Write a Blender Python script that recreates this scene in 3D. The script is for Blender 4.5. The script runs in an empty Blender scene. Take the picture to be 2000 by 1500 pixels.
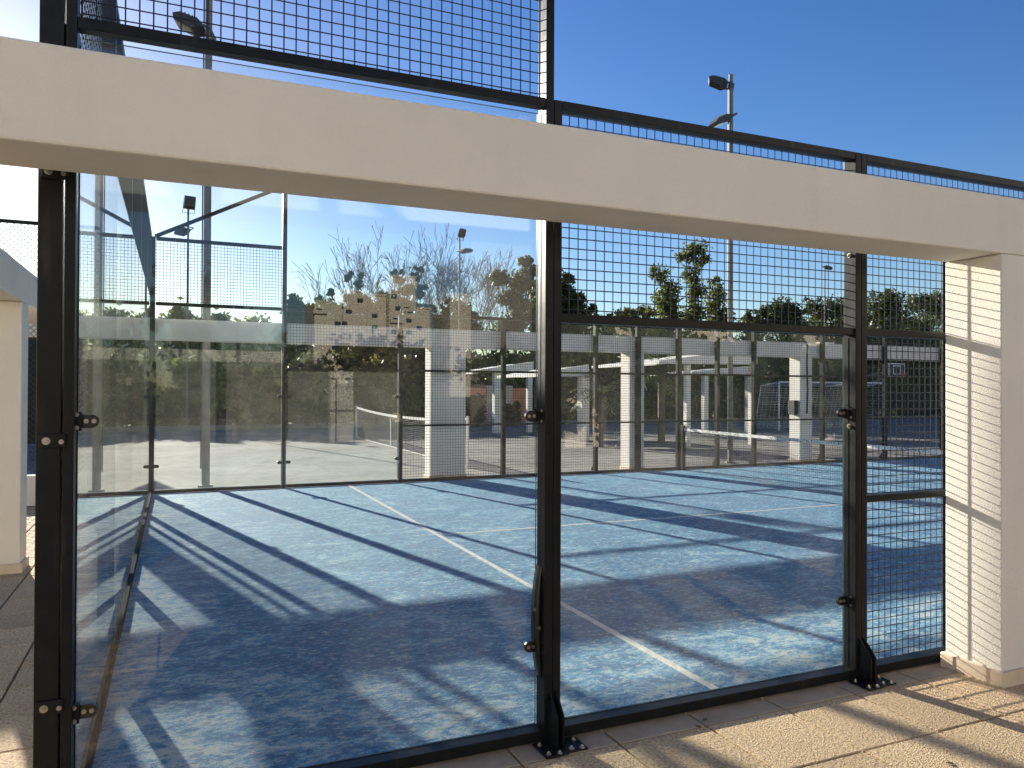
import bpy, math, random
import numpy as np
from mathutils import Vector, Matrix

# ------------------------------------------------------------------ camera, sky, sun, exposure
scene = bpy.context.scene
COL = scene.collection
FPX = 1497.13
CAM = np.array([0.3346, -3.2941, 1.6547])
YAW, PITCH, ROLL = 0.413881, 0.0082011, 0.0039188
_f = np.array([math.sin(YAW)*math.cos(PITCH), math.cos(YAW)*math.cos(PITCH), math.sin(PITCH)])
_r = np.array([math.cos(YAW), -math.sin(YAW), 0.0])
_u = np.cross(_r, _f)
_r2 = _r*math.cos(ROLL)+_u*math.sin(ROLL)
_u2 = -_r*math.sin(ROLL)+_u*math.cos(ROLL)
cd = bpy.data.cameras.new('camera')
cam = bpy.data.objects.new('camera', cd)
COL.objects.link(cam)
cam.matrix_world = Matrix(((_r2[0], _u2[0], -_f[0], CAM[0]), (_r2[1], _u2[1], -_f[1], CAM[1]),
                           (_r2[2], _u2[2], -_f[2], CAM[2]), (0, 0, 0, 1)))
cd.sensor_width = 36.0
cd.lens = FPX*36.0/2000.0
cd.clip_start = 0.05
cd.clip_end = 3000
scene.camera = cam

SUN_EL = math.radians(16.5)
SUN_AZ = math.atan2(-0.238, 0.971)
sun_dir = Vector((math.sin(SUN_AZ)*math.cos(SUN_EL), math.cos(SUN_AZ)*math.cos(SUN_EL), math.sin(SUN_EL)))
world = bpy.data.worlds.new('World')
scene.world = world
world.use_nodes = True
wn = world.node_tree
wn.nodes.clear()
sky = wn.nodes.new('ShaderNodeTexSky')
sky.sky_type = 'NISHITA'
sky.sun_disc = False
sky.sun_elevation = SUN_EL
sky.sun_rotation = SUN_AZ
sky.altitude = 50
sky.air_density = 1.0
sky.dust_density = 0.3
sky.ozone_density = 2.5
bgn = wn.nodes.new('ShaderNodeBackground')
bgn.inputs['Strength'].default_value = 0.055
won = wn.nodes.new('ShaderNodeOutputWorld')
hsv = wn.nodes.new('ShaderNodeHueSaturation')
hsv.inputs['Saturation'].default_value = 1.3
hsv.inputs['Hue'].default_value = 0.515
wn.links.new(sky.outputs[0], hsv.inputs['Color'])
wn.links.new(hsv.outputs[0], bgn.inputs[0])
wn.links.new(bgn.outputs[0], won.inputs[0])
sl = bpy.data.lights.new('sun', 'SUN')
sl.energy = 5.0
sl.angle = math.radians(0.55)
sl.color = (1.0, 0.925, 0.82)
so = bpy.data.objects.new('sun', sl)
COL.objects.link(so)
so.location = (-8, 30, 12)
so.rotation_euler = sun_dir.to_track_quat('Z', 'Y').to_euler()
scene.view_settings.view_transform = 'Standard'
scene.view_settings.look = 'None'
scene.view_settings.gamma = 1.0
scene.view_settings.exposure = 1.5
scene.cycles.transparent_max_bounces = 40
scene.cycles.max_bounces = 10
scene.cycles.diffuse_bounces = 4
scene.cycles.glossy_bounces = 5

random.seed(7)
rng = np.random.default_rng(11)

# ------------------------------------------------------------------ helpers
WP = {}          # world position of every object's origin


def place_obj(o, parent=None, at=(0, 0, 0)):
    COL.objects.link(o)
    at = Vector(at)
    if parent is not None:
        o.parent = parent
        o.location = at-WP[parent.name]
    else:
        o.location = at
    WP[o.name] = at
    return o


def thing(name, label, cat, at=(0, 0, 0), group=None):
    o = bpy.data.objects.new(name, None)
    o.empty_display_size = 0.3
    place_obj(o, None, at)
    o['label'] = label
    o['category'] = cat
    if group:
        o['group'] = group
    return o


def tag(o, label=None, cat=None, group=None, kind=None):
    for k, v in (('label', label), ('category', cat), ('group', group), ('kind', kind)):
        if v:
            o[k] = v
    return o


class MB:
    """collects boxes, bars and tubes into one mesh"""
    def __init__(s):
        s.v = []
        s.f = []

    def add(s, vs, fs):
        n = len(s.v)
        s.v.extend([tuple(map(float, a)) for a in vs])
        s.f.extend([tuple(n+i for i in f) for f in fs])
        return s

    def box(s, x0, x1, y0, y1, z0, z1):
        return s.add([(x0, y0, z0), (x1, y0, z0), (x1, y1, z0), (x0, y1, z0), (x0, y0, z1), (x1, y0, z1), (x1, y1, z1), (x0, y1, z1)],
                     [(3, 2, 1, 0), (4, 5, 6, 7), (0, 1, 5, 4), (1, 2, 6, 5), (2, 3, 7, 6), (3, 0, 4, 7)])

    def tube(s, p, q, r0, r1=None, n=6, caps=True):
        r1 = r0 if r1 is None else r1
        p, q = Vector(p), Vector(q)
        d = (q-p)
        if d.length < 1e-9:
            return s
        d.normalize()
        a = d.orthogonal().normalized()
        b = d.cross(a)
        vs = []
        for c, r in ((p, r0), (q, r1)):
            for i in range(n):
                t = 2*math.pi*(i+.5)/n
                vs.append(c+a*(r*math.cos(t))+b*(r*math.sin(t)))
        fs = [(i, (i+1) % n, n+(i+1) % n, n+i) for i in range(n)]
        if caps:
            fs += [tuple(range(n-1, -1, -1)), tuple(range(n, 2*n))]
        return s.add(vs, fs)

    def path(s, pts, r, n=6):
        for a, b in zip(pts[:-1], pts[1:]):
            s.tube(a, b, r, r, n)
        return s

    def bar(s, p, q, w, h, up=(0, 0, 1)):
        p, q = Vector(p), Vector(q)
        d = (q-p).normalized()
        sd = d.cross(Vector(up)).normalized()
        u = sd.cross(d)
        vs = []
        for c in (p, q):
            for i, j in ((-1, -1), (1, -1), (1, 1), (-1, 1)):
                vs.append(c+sd*(i*w/2)+u*(j*h/2))
        return s.add(vs, [(3, 2, 1, 0), (4, 5, 6, 7), (0, 1, 5, 4), (1, 2, 6, 5), (2, 3, 7, 6), (3, 0, 4, 7)])

    def prism(s, pts, axis, a0, a1):
        """outline (two coordinates) extruded along axis 0/1/2"""
        n = len(pts)

        def mk(p, a):
            return {0: (a, p[0], p[1]), 1: (p[0], a, p[1]), 2: (p[0], p[1], a)}[axis]
        vs = [mk(p, a0) for p in pts]+[mk(p, a1) for p in pts]
        fs = [tuple(range(n-1, -1, -1)), tuple(range(n, 2*n))]+[(i, (i+1) % n, n+(i+1) % n, n+i) for i in range(n)]
        return s.add(vs, fs)

    def mesh(s, name, mat, smooth=False):
        me = bpy.data.meshes.new(name)
        me.from_pydata(s.v, [], s.f)
        me.materials.append(mat)
        import bmesh
        bm = bmesh.new()
        bm.from_mesh(me)
        bmesh.ops.recalc_face_normals(bm, faces=bm.faces)
        bm.to_mesh(me)
        bm.free()
        if smooth:
            me.polygons.foreach_set('use_smooth', [True]*len(me.polygons))
        return me

    def build(s, name, mat, parent=None, at=None, bevel=0, smooth=False):
        """at None: vertices are in world coordinates"""
        o = bpy.data.objects.new(name, s.mesh(name, mat, smooth))
        place_obj(o, parent, at if at is not None else (0, 0, 0))
        if bevel:
            b = o.modifiers.new('bevel', 'BEVEL')
            b.width = bevel
            b.segments = 2
            b.limit_method = 'ANGLE'
        return o


def share(name, me, parent, at, rotz=0):
    o = bpy.data.objects.new(name, me)
    place_obj(o, parent, at)
    if rotz:
        o.rotation_euler = (0, 0, rotz)
    return o


def mesh_np(name, V, F, mat):
    me = bpy.data.meshes.new(name)
    V = np.ascontiguousarray(V, dtype=np.float32)
    F = np.ascontiguousarray(F, dtype=np.int32)
    k = F.shape[1]
    me.vertices.add(len(V))
    me.vertices.foreach_set('co', V.ravel())
    me.loops.add(F.size)
    me.loops.foreach_set('vertex_index', F.ravel())
    me.polygons.add(len(F))
    me.polygons.foreach_set('loop_start', np.arange(len(F), dtype=np.int32)*k)
    me.polygons.foreach_set('loop_total', np.full(len(F), k, dtype=np.int32))
    me.update(calc_edges=True)
    me.materials.append(mat)
    return me


def obj_np(name, V, F, mat, parent=None, at=(0, 0, 0)):
    return place_obj(bpy.data.objects.new(name, mesh_np(name, V, F, mat)), parent, at)


def ray(u, v):
    return _f+_r2*((u-1000)/FPX)-_u2*((v-750)/FPX)


def hit(u, v, y):
    """point of the photograph's pixel (2000 x 1500) on the vertical plane at depth y"""
    d = ray(u, v)
    return Vector(CAM+d*((y-CAM[1])/d[1]))


# ------------------------------------------------------------------ materials
class NT:
    def __init__(s, name):
        s.m = bpy.data.materials.new(name)
        s.m.use_nodes = True
        s.t = s.m.node_tree
        s.t.nodes.clear()
        s.out = s.n('ShaderNodeOutputMaterial')

    def n(s, typ, **kw):
        nd = s.t.nodes.new(typ)
        for k, v in kw.items():
            setattr(nd, k, v)
        return nd

    def l(s, a, b):
        s.t.links.new(a, b)

    def coord(s, kind='Object'):
        if not hasattr(s, 'tc'):
            s.tc = s.n('ShaderNodeTexCoord')
        return s.tc.outputs[kind]

    def mapping(s, scale=(1, 1, 1), kind='Object', rot=(0, 0, 0)):
        mp = s.n('ShaderNodeMapping')
        mp.inputs['Scale'].default_value = scale
        mp.inputs['Rotation'].default_value = rot
        s.l(s.coord(kind), mp.inputs[0])
        return mp.outputs[0]

    def noise(s, scale, detail=4, rough=.55, vec=None, dist=0):
        nd = s.n('ShaderNodeTexNoise')
        nd.inputs['Scale'].default_value = scale
        nd.inputs['Detail'].default_value = detail
        nd.inputs['Roughness'].default_value = rough
        nd.inputs['Distortion'].default_value = dist
        s.l(vec if vec is not None else s.coord(), nd.inputs['Vector'])
        return nd.outputs['Fac']

    def ramp(s, fac, stops):
        r = s.n('ShaderNodeValToRGB')
        e = r.color_ramp.elements
        while len(e) < len(stops):
            e.new(0.5)
        for i, (p, c) in enumerate(stops):
            e[i].position = p
            e[i].color = (c[0], c[1], c[2], 1) if hasattr(c, '__len__') else (c, c, c, 1)
        s.l(fac, r.inputs[0])
        return r.outputs[0]

    def mix(s, fac, a, b, mode='MIX'):
        m = s.n('ShaderNodeMix', data_type='RGBA', blend_type=mode)
        for sock, v in ((m.inputs[0], fac), (m.inputs[6], a), (m.inputs[7], b)):
            if hasattr(v, 'links'):
                s.l(v, sock)
            elif hasattr(v, '__len__'):
                sock.default_value = (v[0], v[1], v[2], 1)
            else:
                sock.default_value = v
        return m.outputs[2]

    def math(s, op, a, b=0.0):
        m = s.n('ShaderNodeMath', operation=op)
        for sock, v in ((m.inputs[0], a), (m.inputs[1], b)):
            if hasattr(v, 'links'):
                s.l(v, sock)
            else:
                sock.default_value = v
        return m.outputs[0]

    def bump(s, h, strength=.4, dist=.01):
        b = s.n('ShaderNodeBump')
        b.inputs['Strength'].default_value = strength
        b.inputs['Distance'].default_value = dist
        s.l(h, b.inputs['Height'])
        return b.outputs[0]

    def pbr(s, col, rough=.6, metal=0.0, normal=None, spec=.5, coat=0.0):
        p = s.n('ShaderNodeBsdfPrincipled')
        for k, v in (('Base Color', col), ('Roughness', rough), ('Metallic', metal), ('Specular IOR Level', spec), ('Coat Weight', coat)):
            if hasattr(v, 'links'):
                s.l(v, p.inputs[k])
            elif hasattr(v, '__len__'):
                p.inputs[k].default_value = (v[0], v[1], v[2], 1)
            else:
                p.inputs[k].default_value = v
        if normal is not None:
            s.l(normal, p.inputs['Normal'])
        s.l(p.outputs[0], s.out.inputs[0])
        s.p = p
        return s.m


def vary(c, k):
    return tuple(min(1, max(0, a*k)) for a in c)


def simple(name, col, rough=.6, metal=0.0, var=.15, scale=6, bump=0.0, bscale=80, spec=.5):
    t = NT(name)
    n = t.noise(scale, 5, .6)
    c = t.ramp(n, [(.3, vary(col, 1-var)), (.7, vary(col, 1+var))])
    nm = t.bump(t.noise(bscale, 3), bump, .004) if bump else None
    return t.pbr(c, rough, metal, nm, spec)


def make_plaster(name, col):
    t = NT(name)
    big = t.noise(1.1, 5, .6)
    vst = t.noise(2.6, 6, .65, t.mapping((1.6, 1.6, .22)))
    c = t.ramp(big, [(.3, vary(col, .93)), (.7, vary(col, 1.03))])
    c = t.mix(t.ramp(vst, [(.52, 0), (.75, .28)]), c, vary(col, .8))
    fine = t.noise(150, 4, .6)
    coarse = t.noise(70, 3, .5)
    h = t.math('ADD', t.math('MULTIPLY', fine, .9), t.math('MULTIPLY', coarse, .35))
    return t.pbr(c, .9, 0, t.bump(h, .7, .006), .2)


M = {}
M['plaster'] = make_plaster('white_plaster', (.81, .77, .665))
M['plaster_far'] = simple('white_plaster_plain', (.80, .755, .69), .9, var=.05, scale=2)
M['skirt'] = simple('skirting_stone', (.68, .56, .40), .8, var=.12, scale=9, bump=.4, bscale=110)


def make_steel(name, col, rough=.36):
    t = NT(name)
    n = t.noise(14, 6, .65)
    st = t.noise(5, 5, .6, t.mapping((3, 3, .35)))
    c = t.ramp(n, [(.3, vary(col, .8)), (.75, vary(col, 1.35))])
    c = t.mix(t.ramp(st, [(.58, 0), (.8, .35)]), c, (.085, .08, .068))
    r = t.math('ADD', t.math('MULTIPLY', n, .3), rough-.12)
    return t.pbr(c, r, 0.0, t.bump(t.noise(160, 2), .06, .002), .16, 0.0)


M['steel'] = make_steel('dark_coated_steel', (.010, .011, .011))
M['wire'] = simple('dark_coated_wire', (.020, .023, .026), .45, var=.2)
M['bolt'] = simple('zinc_bolt', (.42, .39, .33), .38, 1.0, var=.15, scale=60)
M['rubber'] = simple('black_plastic', (.012, .011, .010), .32, var=.2, scale=30)
M['galv'] = simple('galvanised_steel', (.15, .15, .135), .65, 0.0, var=.14, scale=5, bump=.1)
M['lamp_body'] = simple('lamp_housing', (.03, .03, .028), .4, var=.3, scale=12)
M['white_metal'] = simple('white_enamel', (.8, .78, .73), .4, var=.05)
M['matte'] = simple('matte_black_channel', (.018, .017, .016), .9, spec=.08)
M['black'] = simple('black_enamel', (.012, .012, .012), .5)


def make_glass(name, d0, d1):
    t = NT(name)
    lw = t.n('ShaderNodeLayerWeight')
    lw.inputs[0].default_value = .5
    f = t.math('ADD', t.math('MULTIPLY', t.math('POWER', lw.outputs['Facing'], 5.0), .95), .038)
    tr = t.n('ShaderNodeBsdfTransparent')
    tr.inputs[0].default_value = (.955, .972, .966, 1)
    gl = t.n('ShaderNodeBsdfGlossy')
    gl.inputs['Roughness'].default_value = 0.0
    gl.inputs['Color'].default_value = (1, .98, .94, 1)
    mx = t.n('ShaderNodeMixShader')
    t.l(f, mx.inputs[0])
    t.l(tr.outputs[0], mx.inputs[1])
    t.l(gl.outputs[0], mx.inputs[2])
    # dust, ball marks and wiped smears
    dn = t.noise(1.7, 6, .62)
    st = t.noise(3.0, 6, .7, t.mapping((2.2, 2.2, .3)))
    sp = t.noise(170, 2, .5)
    dust = t.math('MULTIPLY', t.ramp(dn, [(.38, d0), (.75, d1)]), 1.0)
    dust = t.math('ADD', dust, t.ramp(st, [(.56, 0), (.82, .018)]))
    dust = t.math('ADD', dust, t.ramp(sp, [(.735, 0), (.78, .16)]))
    df = t.n('ShaderNodeBsdfDiffuse')
    df.inputs[0].default_value = (.62, .60, .54, 1)
    tl = t.n('ShaderNodeBsdfTranslucent')
    tl.inputs[0].default_value = (.62, .60, .54, 1)
    dm = t.n('ShaderNodeMixShader')
    dm.inputs[0].default_value = .5
    t.l(df.outputs[0], dm.inputs[1])
    t.l(tl.outputs[0], dm.inputs[2])
    m2 = t.n('ShaderNodeMixShader')
    t.l(dust, m2.inputs[0])
    t.l(mx.outputs[0], m2.inputs[1])
    t.l(dm.outputs[0], m2.inputs[2])
    t.l(m2.outputs[0], t.out.inputs[0])
    return t.m


M['glass'] = make_glass('safety_glass', .003, .016)
M['glass_dusty'] = make_glass('dusty_safety_glass', .016, .042)
M['glass_edge'] = simple('green_glass_edge', (.03, .06, .05), .2, var=.1)


def make_turf():
    t = NT('blue_sanded_turf')
    # drifted sand lying unevenly between blue fibres
    a = t.noise(.9, 5, .6)
    b = t.noise(4.2, 9, .76, t.mapping((.9, 1.5, 1)), .6)
    b2 = t.noise(17, 5, .7, t.mapping((.7, 1.4, 1)))
    g = t.noise(140, 4, .75)
    s = t.math('ADD', t.math('MULTIPLY', a, .35), t.math('MULTIPLY', b, .95))
    s = t.math('ADD', s, t.math('MULTIPLY', b2, .22))
    s = t.math('ADD', s, t.math('MULTIPLY', g, .50))
    # more sand swept up along the walls of the court
    sx = t.n('ShaderNodeSeparateXYZ')
    t.l(t.coord(), sx.inputs[0])
    near = t.math('MAXIMUM', t.math('MULTIPLY', t.math('SUBTRACT', 1.5, sx.outputs[1]), .060), 0.0)
    side = t.math('MAXIMUM', t.math('MULTIPLY', t.math('SUBTRACT', 1.1, sx.outputs[0]), .075), 0.0)
    s = t.math('ADD', s, t.math('ADD', near, side))
    s = t.math('SUBTRACT', s, .495)
    fac = t.ramp(s, [(.475, 0.0), (.545, .24), (.605, .55), (.69, .97)])
    blue = t.ramp(t.noise(60, 3, .6), [(.3, (.0012, .026, .115)), (.7, (.004, .088, .29))])
    sand = t.ramp(t.noise(210, 3, .7), [(.3, (.50, .48, .39)), (.7, (.78, .75, .63))])
    dusty = t.ramp(t.noise(120, 3, .7), [(.3, (.045, .21, .39)), (.7, (.15, .40, .58))])
    c = t.mix(t.ramp(fac, [(.05, 0), (.5, 1)]), blue, dusty)
    c = t.mix(t.ramp(fac, [(.48, 0), (.95, 1)]), c, sand)
    fleck = t.noise(24, 8, .78, t.mapping((.8, 1.5, 1)), .4)
    c = t.mix(t.ramp(fleck, [(.52, 0), (.60, .85)]), c, sand)
    dark = t.noise(19, 8, .75, t.mapping((.8, 1.6, 1), 'Object', (0, 0, .3)), .4)
    c = t.mix(t.ramp(dark, [(.52, 0), (.60, .8)]), c, (.003, .05, .18))
    h = t.math('ADD', t.math('MULTIPLY', g, 1.0), t.math('MULTIPLY', b2, .8))
    h = t.math('ADD', h, t.math('MULTIPLY', t.noise(420, 2, .6), .5))
    m = t.pbr(c, .68, 0, t.bump(h, .65, .02), .2)
    t.p.inputs['Sheen Weight'].default_value = .5
    t.p.inputs['Sheen Roughness'].default_value = .45
    t.p.inputs['Sheen Tint'].default_value = (.42, .82, 1, 1)
    return m


M['turf'] = make_turf()


def make_line():
    t = NT('worn_white_line')
    n = t.noise(22, 5, .7)
    c = t.ramp(n, [(.3, (.52, .49, .42)), (.7, (.80, .78, .72))])
    return t.pbr(c, .9, 0, t.bump(t.noise(200, 3), .5, .008), .15)


M['line'] = make_line()


def make_tile(name, warm):
    t = NT(name)
    v = t.n('ShaderNodeTexVoronoi')
    v.inputs['Scale'].default_value = 130
    t.l(t.coord(), v.inputs['Vector'])
    oi = t.n('ShaderNodeObjectInfo')
    n = t.noise(62, 5, .7)
    big = t.noise(1.6, 5, .6, t.coord('Object'))
    c = t.ramp(n, [(.34, vary(warm, .42)), (.48, vary(warm, .95)), (.66, vary(warm, 1.34))])
    c = t.mix(.12, c, v.outputs['Color'], 'SOFT_LIGHT')
    c = t.mix(t.ramp(big, [(.42, 0), (.75, .45)]), c, vary(warm, .62))
    hs = t.n('ShaderNodeHueSaturation')
    t.l(c, hs.inputs['Color'])
    t.l(t.math('ADD', t.math('MULTIPLY', oi.outputs['Random'], .22), .89), hs.inputs['Value'])
    hs.inputs['Saturation'].default_value = .95
    h = t.math('ADD', n, t.math('MULTIPLY', v.outputs['Distance'], .8))
    return t.pbr(hs.outputs[0], .86, 0, t.bump(h, .75, .009), .25)


M['tile'] = make_tile('tan_aggregate_tile', (.62, .445, .245))
M['tile_smooth'] = simple('tan_smooth_tile', (.40, .32, .22), .85, var=.18, scale=5, bump=.35, bscale=140)
M['joint'] = simple('dark_sand_joint', (.10, .075, .05), .95, var=.4, scale=40, bump=.5)


def make_ground(name, c0, c1, scale=.5, bump=.3):
    t = NT(name)
    a = t.noise(scale, 7, .65)
    b = t.noise(scale*9, 5, .6)
    s = t.math('ADD', t.math('MULTIPLY', a, .65), t.math('MULTIPLY', b, .35))
    c = t.ramp(s, [(.36, c0), (.64, c1)])
    return t.pbr(c, .92, 0, t.bump(t.noise(130, 3), bump, .006), .2)


M['hardcourt'] = make_ground('grey_hard_court', (.10, .10, .093), (.30, .285, .25), .42)  # wide tone range paints stains and dappled tree shade into the colour
M['earth'] = make_ground('dry_earth', (.16, .13, .085), (.27, .22, .15), .2)
M['pave_far'] = make_ground('tan_paving_plain', (.17, .14, .10), (.26, .21, .15), .7)


def make_leaf(name, c0, c1, trans=.35):
    t = NT(name)
    n = t.noise(.9, 4, .6)
    n2 = t.noise(9, 3, .6)
    s = t.math('ADD', t.math('MULTIPLY', n, .6), t.math('MULTIPLY', n2, .4))
    c = t.ramp(s, [(.36, c0), (.64, c1)])
    p = t.n('ShaderNodeBsdfPrincipled')
    p.inputs['Roughness'].default_value = .5
    p.inputs['Specular IOR Level'].default_value = .35
    t.l(c, p.inputs['Base Color'])
    tl = t.n('ShaderNodeBsdfTranslucent')
    t.l(t.mix(.45, c, (.17, .19, .04)), tl.inputs[0])
    mx = t.n('ShaderNodeMixShader')
    mx.inputs[0].default_value = trans
    t.l(p.outputs[0], mx.inputs[1])
    t.l(tl.outputs[0], mx.inputs[2])
    t.l(mx.outputs[0], t.out.inputs[0])
    return t.m


M['leaf_dark'] = make_leaf('dark_evergreen_leaf', (.022, .040, .012), (.055, .080, .024), .22)
M['leaf_mid'] = make_leaf('mid_green_leaf', (.045, .072, .020), (.115, .14, .040), .45)
M['leaf_warm'] = make_leaf('olive_yellow_leaf', (.085, .090, .024), (.24, .20, .055), .5)
M['leaf_grey'] = make_leaf('grey_green_leaf', (.06, .082, .048), (.14, .165, .10), .35)
M['bark'] = simple('grey_brown_bark', (.13, .105, .08), .9, var=.3, scale=4, bump=.5, bscale=30)
M['bark_pale'] = simple('pale_winter_bark', (.21, .18, .145), .9, var=.25, scale=3)
M['terracotta'] = simple('terracotta_render', (.78, .29, .13), .9, var=.14, scale=1.6, bump=.3)
M['towerwall'] = simple('tan_tower_render', (.58, .53, .43), .9, var=.08, scale=.3)
M['window'] = simple('dark_window_glass', (.02, .025, .03), .1, var=.2)
M['netcord'] = simple('black_net_cord', (.014, .016, .020), .7)
M['goalnet'] = simple('white_net_cord', (.55, .53, .48), .7)
M['canopy'] = simple('canopy_white_panel', (.74, .71, .64), .8, var=.07, scale=2)
M['greenfence'] = simple('dark_green_windscreen', (.012, .022, .014), .85, var=.3, scale=8)


def make_band():
    t = NT('printed_net_band')
    n = t.noise(1, 2, .5, t.mapping((1, 34, 46)))
    blk = t.noise(.55, 1, .5, t.mapping((0, 1, 0)))
    on = t.ramp(blk, [(.46, 0), (.49, 1)])
    ink = t.math('MULTIPLY', t.ramp(n, [(.50, 0), (.56, .85)]), on)
    return t.pbr(t.mix(ink, (.78, .76, .70), (.06, .06, .06)), .6, 0, None, .4)


M['band'] = make_band()

# ------------------------------------------------------------------ the ground
g = MB().add([(-900, -900, -.06), (900, -900, -.06), (900, 900, -.06), (-900, 900, -.06)], [(0, 1, 2, 3)]).build('ground', M['earth'])
tag(g, kind='structure')
hc = MB().box(-22, 60, 10.5, 30.6, -.3, -.022).build('hard_court', M['hardcourt'])
tag(hc, kind='structure')
pb = MB().box(-12, 22, -14, 10.5, -.30, -.030).build('paving', M['joint'])
tag(pb, kind='structure')
pf = MB().box(-12, 22, -14, -2.7, -.28, -.002).build('paving_field', M['pave_far'], pb)
# tiles that can be told apart, half a metre square, 8 mm joints


def tile_mesh(w, d, mat):
    b = MB().box(-w/2+.006, w/2-.006, -d/2+.006, d/2-.006, -.03, 0)
    me = b.mesh('tile', mat)
    import bmesh
    bm = bmesh.new()
    bm.from_mesh(me)
    bmesh.ops.bevel(bm, geom=[e for e in bm.edges if all(v.co.z > -.01 for v in e.verts)], offset=.003, segments=1, affect='EDGES')
    bm.to_mesh(me)
    bm.free()
    return me


T_full = tile_mesh(.5, .5, M['tile'])
T_strip = tile_mesh(.5, .2, M['tile_smooth'])
T_side = tile_mesh(.36, .42, M['tile'])
for i in range(-8, 14):
    x = .5*i
    if -1.8 < x < 7:
        share('tile', T_strip, pb, (x, -.1+.0, random.uniform(-.0015, .0015)))
        for j in range(5):
            share('tile', T_full, pb, (x, -.45-.5*j, random.uniform(-.002, .002)))
for c in range(6):
    for j in range(22):
        share('tile', T_side, pb, (-.32-.36*c, .21+.42*j, random.uniform(-.002, .002)))

turf = MB().box(.0, 20, .035, 9.965, -.05, .010).build('court_turf', M['turf'])
tag(turf, kind='structure')
MB().box(3.05, 3.10, .04, 9.96, .009, .0135).build('service_line', M['line'], turf)
MB().box(16.9, 16.95, .04, 9.96, .009, .0135).build('service_line', M['line'], turf)
MB().box(3.10, 16.9, 4.975, 5.025, .009, .013).build('centre_line', M['line'], turf)

# ------------------------------------------------------------------ padel court walls of glass and mesh


def wire_panel(x0, x1, z0, z1, pitch=.05, r=.0029):
    """square welded mesh in the local xz plane"""
    b = MB()
    nx = int(round((x1-x0)/pitch))
    nz = int(round((z1-z0)/pitch))
    for i in range(nx+1):
        x = x0+(x1-x0)*i/nx
        b.tube((x, 0, z0), (x, 0, z1), r, r, 4, False)
    for k in range(nz+1):
        z = z0+(z1-z0)*k/nz
        b.tube((x0, .003, z), (x1, .003, z), r, r, 4, False)
    return b


def glass_pane(parent, p0, p1, z0, z1, thick=.012, mat='glass'):
    """p0,p1: two plan points on the outer face; pane box with green edges"""
    (xa, ya), (xb, yb) = p0, p1
    o = MB()
    if abs(yb-ya) < 1e-6:
        o.box(xa, xb, ya, ya+thick, z0, z1)
        big = 1
    else:
        o.box(xa, xa+thick, ya, yb, z0, z1)
        big = 0
    ob = o.build('glass_pane', M[mat], parent)
    ob.data.materials.append(M['glass_edge'])
    for pl in ob.data.polygons:
        if abs(pl.normal[big]) < .5:
            pl.material_index = 1
    return ob


def stadium(l, h, n=6):
    pts = []
    r = h/2
    for i in range(n+1):
        a = -math.pi/2+math.pi*i/n
        pts.append((l-r+r*math.cos(a), r*math.sin(a)))
    pts += [(0, r), (0, -r)]
    return pts


def bolt_mesh(r=.011, h=.012):
    b = MB()
    b.tube((0, 0, 0), (0, 0, .003), r*1.45, r*1.45, 12)
    b.tube((0, 0, .003), (0, 0, h), r, r*.92, 6)
    b.tube((0, 0, h), (0, 0, h+.004), r*.5, r*.4, 8)
    return b.mesh('bolt', M['bolt'])


BOLT = bolt_mesh(.0095, .011)
BOLT_S = bolt_mesh(.006, .008)


def add_bolt(parent, at, direction, me=None):
    o = share('bolt', me or BOLT, parent, at)
    o.rotation_euler = Vector(direction).to_track_quat('Z', 'Y').to_euler()
    return o


CL_R = MB().prism(stadium(.075, .052), 1, -.018, -.002).mesh('clamp', M['rubber'])
CL_L = MB().prism([(-x, z) for x, z in stadium(.075, .052)], 1, -.018, -.002).mesh('clamp', M['rubber'])
BOSS = MB().box(-.02, .02, -.035, .0, -.034, .036).mesh('bracket', M['steel'])


def clamp(parent, x, z, y, right, detail=True):
    """glass clamp: a rounded tongue over the pane, an angle bracket, shiny bolts"""
    c = share('clamp', CL_R if right else CL_L, parent, (x, y, z))
    if detail:
        s = 1 if right else -1
        add_bolt(c, (x+s*.030, y-.018, z), (0, -1, 0), BOLT_S)
        add_bolt(c, (x+s*.056, y-.018, z), (0, -1, 0), BOLT_S)
        share('bracket', BOSS, c, (x-s*.004, y-.004, z))
        add_bolt(c, (x, y-.039, z+.026), (0, -1, 0), BOLT_S)
        add_bolt(c, (x, y-.039, z-.024), (0, -1, 0), BOLT_S)
    return c


def base_plate(parent, x, y0, s=-1):
    """bolted foot with a cut gusset, on the outer side of a post"""
    w = .105
    ya, yb = sorted((y0, y0+s*.15))
    b = MB().prism([(x-w, ya), (x-.012, ya), (x-.012, yb), (x-w, yb)], 2, .003, .013)
    b.prism([(x+.012, ya+.012), (x+w+.012, ya+.012), (x+w+.012, yb), (x+.012, yb)], 2, .003, .012)
    b.box(x-.0119, x+.0119, ya+.004, yb, .003, .0115)
    pl = b.build('base_plate', M['steel'], parent, bevel=.003)
    for dx, dy in ((-.082, .03), (-.082, .125), (-.030, .135), (.04, .115), (.09, .125), (.09, .04)):
        add_bolt(pl, (x+dx, y0+s*dy, .012), (0, 0, 1))
    gs = MB()
    for gx in (x-.0165, x+.0165):
        gs.prism([(y0, .012), (y0+s*.085, .012), (y0+s*.085, .15), (y0, .245)], 0, gx-.005, gx+.005)
    gs.build('gusset', M['steel'], parent, bevel=.002)
    return pl


def mesh_part(parent, p, length, z0, z1, along='x'):
    me = wire_panel(0, length, z0, z1).mesh('wire_mesh', M['wire'])
    return share('wire_mesh', me, parent, (p[0], p[1], 0), 0 if along == 'x' else math.pi/2)


MESHES = {}


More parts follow.
